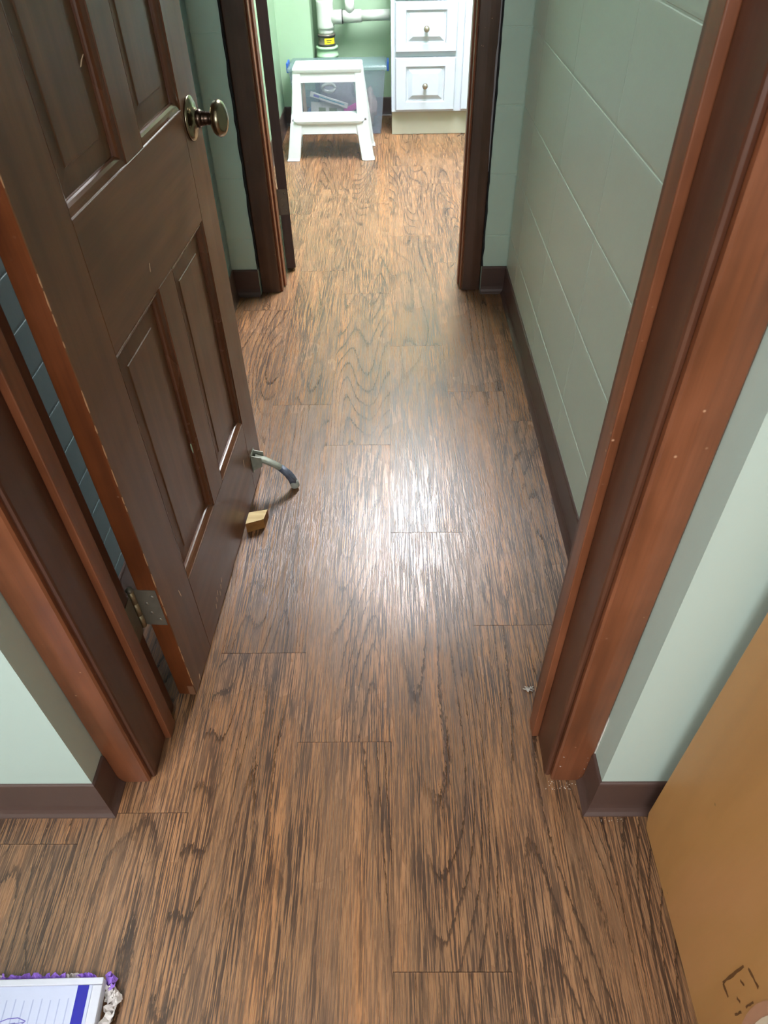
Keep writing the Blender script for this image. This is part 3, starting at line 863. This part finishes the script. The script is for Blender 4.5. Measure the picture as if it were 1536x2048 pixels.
MAT['creamcloth'] = m_plain('cream_paper', lin(224, 218, 204), 0.7, 0, 0.12, 40)
MAT['olive'] = m_plain('olive_print', lin(120, 134, 84), 0.7)
MAT['teal'] = m_plain('teal_print', lin(70, 150, 160), 0.6)
MAT['purple'] = m_plain('purple_print', lin(110, 100, 176), 0.6)
MAT['magenta'] = m_plain('magenta_wrap', lin(196, 60, 150), 0.5)
MAT['cardboard'] = m_plain('brown_cardboard', lin(178, 142, 104), 0.8)
MAT['bluecloth'] = m_plain('slate_blue_cloth', lin(96, 130, 176), 0.8)
crumple('folded_cloth', 'dusty pink cloth bundle at the right end of the clear bin', 'cloth', (-0.112, 4.555, 0.125), (0.038, 0.058, 0.084), 'pinkcloth', 3)
crumple('folded_cloth', 'large grey mauve cloth filling the middle of the bin', 'cloth', (-0.31, 4.585, 0.152), (0.105, 0.042, 0.102), 'greycloth', 5)
crumple('folded_cloth', 'slate blue cloth low at the left end of the bin', 'cloth', (-0.455, 4.53, 0.075), (0.040, 0.042, 0.046), 'bluecloth', 8)
def leaning(name, label, cat, x0, z0, x1, z1, h, y, mat, th=0.004):
    t = empty(name, (x0, y, z0))
    d = Vector((x1 - x0, 0, z1 - z0)); L = d.length; t.rotation_euler = (0, -math.atan2(d.z, d.x), 0)
    tag(t, label, cat)
    bm = bmesh.new(); add_box(bm, 0, L, -th / 2, th / 2, -h / 2, h / 2)
    bmesh.ops.bevel(bm, geom=bm.edges[:], offset=0.0012, segments=1, affect='EDGES')
    link('sleeve', mesh_of(bm, 'sleeve'), mat, t)
    return t, L, th
tb, L, th = leaning('paper_packet', 'long white packet with teal and purple print leaning in the bin', 'packet', -0.452, 0.207, -0.242, 0.142, 0.026, 4.478, 'creamcloth', 0.008)
for nm, a, b, z0, z1, mt in (('teal_stripe', 0.05, 0.20, -0.002, 0.004, 'teal'), ('purple_patch', 0.02, 0.052, -0.006, 0.006, 'purple')):
    bm = bmesh.new(); add_box(bm, a, b, -th / 2 - 0.0006, -th / 2 + 0.0004, z0, z1)
    link(nm, mesh_of(bm, nm), mt, tb)
pk, L, th = leaning('paper_packet', 'cream packet with two olive green patches low in the bin', 'packet', -0.455, 0.122, -0.265, 0.112, 0.085, 4.490, 'creamcloth', 0.006)
for a, b in ((0.045, 0.085), (0.105, 0.15)):
    bm = bmesh.new(); add_box(bm, a, b, -th / 2 - 0.0006, -th / 2 + 0.0004, -0.014, 0.016)
    link('olive_patch', mesh_of(bm, 'olive_patch'), 'olive', pk)
leaning('plastic_wrapper', 'magenta wrapper at the lower right of the bin front', 'wrapper', -0.262, 0.112, -0.18, 0.148, 0.03, 4.479, 'magenta', 0.006)
leaning('cardboard_strip', 'brown cardboard strip upright at the left end of the bin', 'cardboard', -0.488, 0.10, -0.488, 0.28, 0.02, 4.478, 'cardboard', 0.004)
tube('tape_roll', [(-0.345 + 0.036 * math.cos(a), 4.490 + 0.004 * math.sin(2 * a), 0.232 + 0.019 * math.sin(a)) for a in [k * 2 * math.pi / 24 for k in range(25)]], 0.0085, 'creamcloth', None, 10)
tag(bpy.data.objects['tape_roll'], 'white ring-shaped roll lying near the top of the bin', 'tape roll')

# ------------------------------------------------------------------ tan wooden cabinet at the near right
tc = empty('wooden_cabinet', (0.62, 0.22, 0))
tag(tc, 'tan birch-veneer cabinet standing at the right of the near doorway', 'cabinet')
TX, TY1, TY0 = 0.418, 0.482, -0.06
bm = bmesh.new()
o0 = base_of(tc)
prof = [(TY0, 0.010), (TY1 - 0.012, 0.010), (TY1, 0.040), (TY1, 0.92), (TY0, 0.92)]
loft('side_panel', [[(TX, y, z) for y, z in prof], [(TX + 0.018, y, z) for y, z in prof]], 'veneer', tc, bev=0.0012)
box('side_panel', 0.802, 0.82, TY0, TY1, 0.010, 0.92, 'veneer', tc, 0.0012)
box('back_panel', TX + 0.0185, 0.8015, TY1 - 0.012, TY1 - 0.004, 0.05, 0.91, 'veneer', tc, 0.001)
box('bottom_panel', TX + 0.0185, 0.8015, TY0 + 0.004, TY1 - 0.0125, 0.06, 0.078, 'veneer', tc, 0.001)
box('top_panel', TX - 0.0, 0.82, TY0 - 0.01, TY1, 0.9205, 0.94, 'veneer', tc, 0.002)
box('cabinet_door', TX + 0.02, 0.80, TY0 - 0.02, TY0 - 0.001, 0.08, 0.90, 'veneer', tc, 0.002)
for x in (0.45, 0.78):
    for y in (TY0 + 0.04, TY1 - 0.06):
        box('foot', x - 0.02, x + 0.02, y - 0.02, y + 0.02, 0.0, 0.0595, 'black', tc, 0.002)
def mark(nm, pts, wd, mat='burn'):
    rings = []
    for i, (y, z) in enumerate(pts):
        p = Vector((y, z)); a = Vector(pts[max(i - 1, 0)]); b = Vector(pts[min(i + 1, len(pts) - 1)])
        d = (b - a).normalized(); n_ = Vector((-d.y, d.x))
        k = wd * random.uniform(0.6, 1.3)
        q0, q1 = p + n_ * k, p - n_ * k
        rings.append([(TX - 0.0004, q0.x, q0.y), (TX - 0.0004, q1.x, q1.y), (TX + 0.0003, q1.x, q1.y), (TX + 0.0003, q0.x, q0.y)])
    loft(nm, rings, mat, tc)
def mline(a, b, n=6, j=0.0006):
    return [(a[0] + (b[0] - a[0]) * k / n + random.uniform(-j, j), a[1] + (b[1] - a[1]) * k / n + random.uniform(-j, j)) for k in range(n + 1)]
random.seed(11)
mark('burn_mark', mline((0.2225, 0.142), (0.2238, 0.219)), 0.0016)
mark('burn_mark', mline((0.2225, 0.142), (0.2065, 0.145)), 0.0022)
mark('burn_mark', mline((0.2185, 0.231), (0.1965, 0.241)), 0.0022)
mark('burn_mark', mline((0.213, 0.198), (0.2075, 0.204), 3), 0.0016)
mark('burn_mark', mline((0.2005, 0.172), (0.195, 0.177), 3), 0.0016)
mark('burn_mark', mline((0.1875, 0.190), (0.1885, 0.215), 4), 0.0012)
mark('burn_mark', mline((0.187, 0.150), (0.1865, 0.172), 4), 0.0012)
def disc(nm, cy, cz, ry, rz, x, mat):
    n = 40
    loft(nm, [[(x + dx, cy + ry * math.cos(2 * math.pi * k / n), cz + rz * math.sin(2 * math.pi * k / n)) for k in range(n)] for dx in (0, 0.0012)], mat, tc)
disc('worn_rim', 0.105, 0.222, 0.080, 0.13, TX - 0.0006, 'worn_rim')
disc('worn_patch', 0.100, 0.226, 0.071, 0.121, TX - 0.0011, 'worn')

# ------------------------------------------------------------------ packet and frilled mat, lower left
MAT['lilac'] = m_plain('lilac_white_paper', lin(196, 200, 224), 0.45, 0, 0.04)
MAT['paperwhite'] = m_plain('white_wrapper', lin(206, 206, 218), 0.4, 0, 0.05, 60)
MAT['rule'] = m_plain('grey_rule', lin(168, 174, 206), 0.5)
MAT['royal'] = m_plain('royal_blue_band', lin(24, 18, 150), 0.4)
MAT['purpcloth'] = m_plain('purple_frill', lin(160, 116, 220), 0.75, 0, 0.25, 90)
MAT['whitecloth'] = m_plain('white_frill', lin(216, 208, 204), 0.75, 0, 0.2, 90)
pp = empty('printed_packet', (-0.58, 0.12, 0))
tag(pp, 'white wrapped packet with a royal blue band and ruled lines', 'packet')
ang = math.radians(-3.0)
def pr_(u, v, z):   # u: leftwards from the right edge, v: towards the camera from the far edge
    x = -0.425 - u * math.cos(ang) + v * 0.06
    y = 0.253 - v - u * 0.02
    return (x, y, z)
def plate(nm, u0, u1, v0, v1, z0, z1, mat, parent=pp, bev=0.0):
    return loft(nm, [[pr_(u0, v0, z) , pr_(u1, v0, z), pr_(u1, v1, z), pr_(u0, v1, z)] for z in (z0, z1)], mat, parent, bev=bev)
plate('wrapper', 0.0, 0.30, 0.0, 0.25, 0.012, 0.0285, 'paperwhite', bev=0.003)
plate('fold_rim', 0.0, 0.30, 0.0, 0.0085, 0.0286, 0.0315, 'paperwhite', bev=0.0012)
plate('fold_rim', 0.0, 0.014, 0.009, 0.25, 0.0286, 0.0310, 'paperwhite', bev=0.0012)
plate('printed_face', 0.0145, 0.30, 0.009, 0.25, 0.0286, 0.0296, 'lilac')
plate('blue_band', 0.019, 0.035, 0.009, 0.25, 0.0297, 0.0301, 'royal')
for k in range(14):
    u = 0.044 + k * 0.0125
    plate('ruled_line', u, u + 0.0016, 0.024 + 0.001 * (k % 3), 0.25, 0.0297, 0.0299, 'rule')
# outlined leaf drawing
leaf = [(0.098, 0.050), (0.110, 0.046), (0.124, 0.047), (0.136, 0.051), (0.146, 0.058)]
for pts, wd in ((leaf, 0.0006), ([(0.098, 0.050), (0.106, 0.056), (0.120, 0.060), (0.146, 0.060)], 0.0006), ([(0.100, 0.051), (0.12, 0.054), (0.14, 0.058)], 0.0004), ([(0.112, 0.053), (0.132, 0.056)], 0.0016)):
    rings = []
    for (u, v) in pts:
        rings.append([pr_(u, v - wd, 0.0298), pr_(u, v + wd, 0.0298), pr_(u, v + wd, 0.0301), pr_(u, v - wd, 0.0301)])
    loft('leaf_print', rings, 'purple', pp)
mt = empty('frilled_mat', (-0.58, 0.12, 0))
tag(mt, 'purple and white frilled cloth mat under the printed packet', 'mat')
plate('backing', 0.004, 0.29, 0.004, 0.24, 0.0008, 0.0115, 'whitecloth', mt)
def frill(nm, pts, wd, mat, seed):
    """ruffled ribbon: a band that stands on edge and waves from side to side"""
    random.seed(seed)
    ph, fq = random.uniform(0, 6.3), random.uniform(0.7, 1.1)
    rings = []
    n = len(pts)
    for i, p in enumerate(pts):
        p = Vector(p)
        d = (Vector(pts[min(i + 1, n - 1)]) - Vector(pts[max(i - 1, 0)])).normalized()
        side = d.cross(Vector((0, 0, 1)))
        side = side.normalized() if side.length > 0.01 else Vector((1, 0, 0))
        tw = 0.35 + 0.75 * math.sin(i * fq + ph)
        dirv = side * math.cos(tw) + Vector((0, 0, 1)) * math.sin(tw)
        k = wd * (0.9 + 0.25 * math.sin(i * 1.9 + ph))
        nn = d.cross(dirv) * 0.0005
        q = [p + dirv * k + nn, p + nn * 3, p - dirv * k + nn, p - dirv * k - nn, p + nn, p + dirv * k - nn]
        rings.append([(v.x, v.y, max(v.z, 0.0007)) for v in q])
    loft(nm, rings, mat, mt, smooth=False)
sd = 40
for k, (u0, u1, mat) in enumerate(((0.100, 0.158, 'purpcloth'), (0.062, 0.104, 'purpcloth'), (0.018, 0.044, 'purpcloth'), (0.040, 0.064, 'whitecloth'), (0.155, 0.185, 'whitecloth'), (0.19, 0.24, 'purpcloth'), (0.24, 0.29, 'purpcloth'))):
    n = 26
    frill('frill', [pr_(u0 + (u1 - u0) * i / n, -0.0030 - 0.0022 * math.sin(i * 0.8 + k), 0.015 + 0.002 * math.sin(i * 0.6 + k)) for i in range(n + 1)], 0.0062, mat, sd + k)
for k, (v0, v1, uo, mat) in enumerate(((-0.007, 0.009, -0.005, 'purpcloth'), (0.008, 0.026, -0.008, 'whitecloth'), (0.016, 0.030, -0.017, 'whitecloth'), (0.028, 0.050, -0.011, 'whitecloth'), (0.046, 0.07, -0.008, 'whitecloth'), (0.07, 0.10, -0.009, 'purpcloth'), (0.10, 0.15, -0.009, 'whitecloth'))):
    n = 18
    frill('frill', [pr_(uo + 0.005 * math.sin(i * 0.75 + k), v0 + (v1 - v0) * i / n, 0.012 + 0.004 * math.sin(i * 0.9 + k)) for i in range(n + 1)], 0.0055, mat, sd + 20 + k)

# ------------------------------------------------------------------ plaster crumbs, dust and paint smear at the right jamb
MAT['plaster'] = m_plain('white_plaster', lin(222, 214, 204), 0.9)
random.seed(21)
bm = bmesh.new()
for k in range(46):
    cx, cy = random.uniform(0.262, 0.335), random.uniform(0.540, 0.5555)
    if k > 34: cx, cy = random.uniform(0.340, 0.39), random.uniform(0.484, 0.491)
    r_ = random.uniform(0.0005, 0.0016)
    vs = [bm.verts.new((cx + r_ * math.cos(a), cy + r_ * math.sin(a), 0.0004)) for a in (0.3, 2.2, 4.4)] + [bm.verts.new((cx, cy, 0.0004 + r_ * 0.9))]
    for f in ((0, 2, 1), (0, 1, 3), (1, 2, 3), (2, 0, 3)):
        bm.faces.new([vs[i] for i in f])
tag(link('plaster_crumbs', mesh_of(bm, 'plaster_crumbs'), 'plaster'), 'white plaster crumbs on the floor at the right jamb', 'plaster crumbs', None, 'stuff')
rings = []
for i in range(16):
    z = 0.004 + i * 0.014
    k = random.uniform(0.0006, 0.0022) * (1.6 if i < 6 else 0.8)
    rings.append([(0.3345 - k, 0.5562, z), (0.3348, 0.5562, z), (0.3348, 0.5590, z), (0.3345 - k, 0.5590, z)])
loft('paint_smear', rings, 'plaster', fr1)
for k in range(26):
    x, z = random.uniform(0.281, 0.328), abs(random.gauss(0.0, 0.07)) + 0.006
    r_ = random.uniform(0.0004, 0.0011)
    loft('paint_fleck', [[(x + r_ * math.cos(a), 0.5566 if d == 0 else 0.5575, z + r_ * 1.3 * math.sin(a)) for a in (0.2, 1.5, 2.9, 4.3, 5.4)] for d in (0, 1)], 'plaster', fr1)
dt = empty('dust_tuft', (0.262, 0.738, 0))
tag(dt, 'pale dust tuft on the floor behind the right jamb', 'dust')
for k in range(9):
    a = random.uniform(0, 6.28); l = random.uniform(0.006, 0.014)
    tube('fibre', [(0.262 + 0.3 * l * math.cos(a + 2), 0.738 + 0.3 * l * math.sin(a + 2), 0.0012), (0.262, 0.738 + random.uniform(-0.003, 0.003), random.uniform(0.003, 0.009)), (0.262 + l * math.cos(a), 0.738 + l * math.sin(a), 0.0015)], 0.0007, 'plaster', dt, 5)

# ------------------------------------------------------------------ ceiling lamps (out of the frame; the far one mirrors in the floor)
def ceiling_lamp(x0, x1, y0, y1, mat, label):
    t = empty('ceiling_lamp', ((x0 + x1) / 2, (y0 + y1) / 2, CEIL))
    tag(t, label, 'ceiling lamp')
    box('housing', x0 - 0.03, x1 + 0.03, y0 - 0.03, y1 + 0.03, CEIL - 0.03, CEIL - 0.0005, 'whitepaint', t, 0.004)
    loft('diffuser', [[(x0, y0, CEIL - 0.031), (x1, y0, CEIL - 0.031), (x1, y1, CEIL - 0.031), (x0, y1, CEIL - 0.031)], [(x0 + 0.03, y0 + 0.03, CEIL - 0.065), (x1 - 0.03, y0 + 0.03, CEIL - 0.065), (x1 - 0.03, y1 - 0.03, CEIL - 0.065), (x0 + 0.03, y1 - 0.03, CEIL - 0.065)]], mat, t)
ceiling_lamp(-0.08, 0.62, 2.84, 4.10, 'far_lamp', 'white ceiling lamp with diffuser in the far room')
ceiling_lamp(-1.5, -0.9, -0.95, -0.35, 'near_lamp', 'square white ceiling lamp with diffuser in the near room')
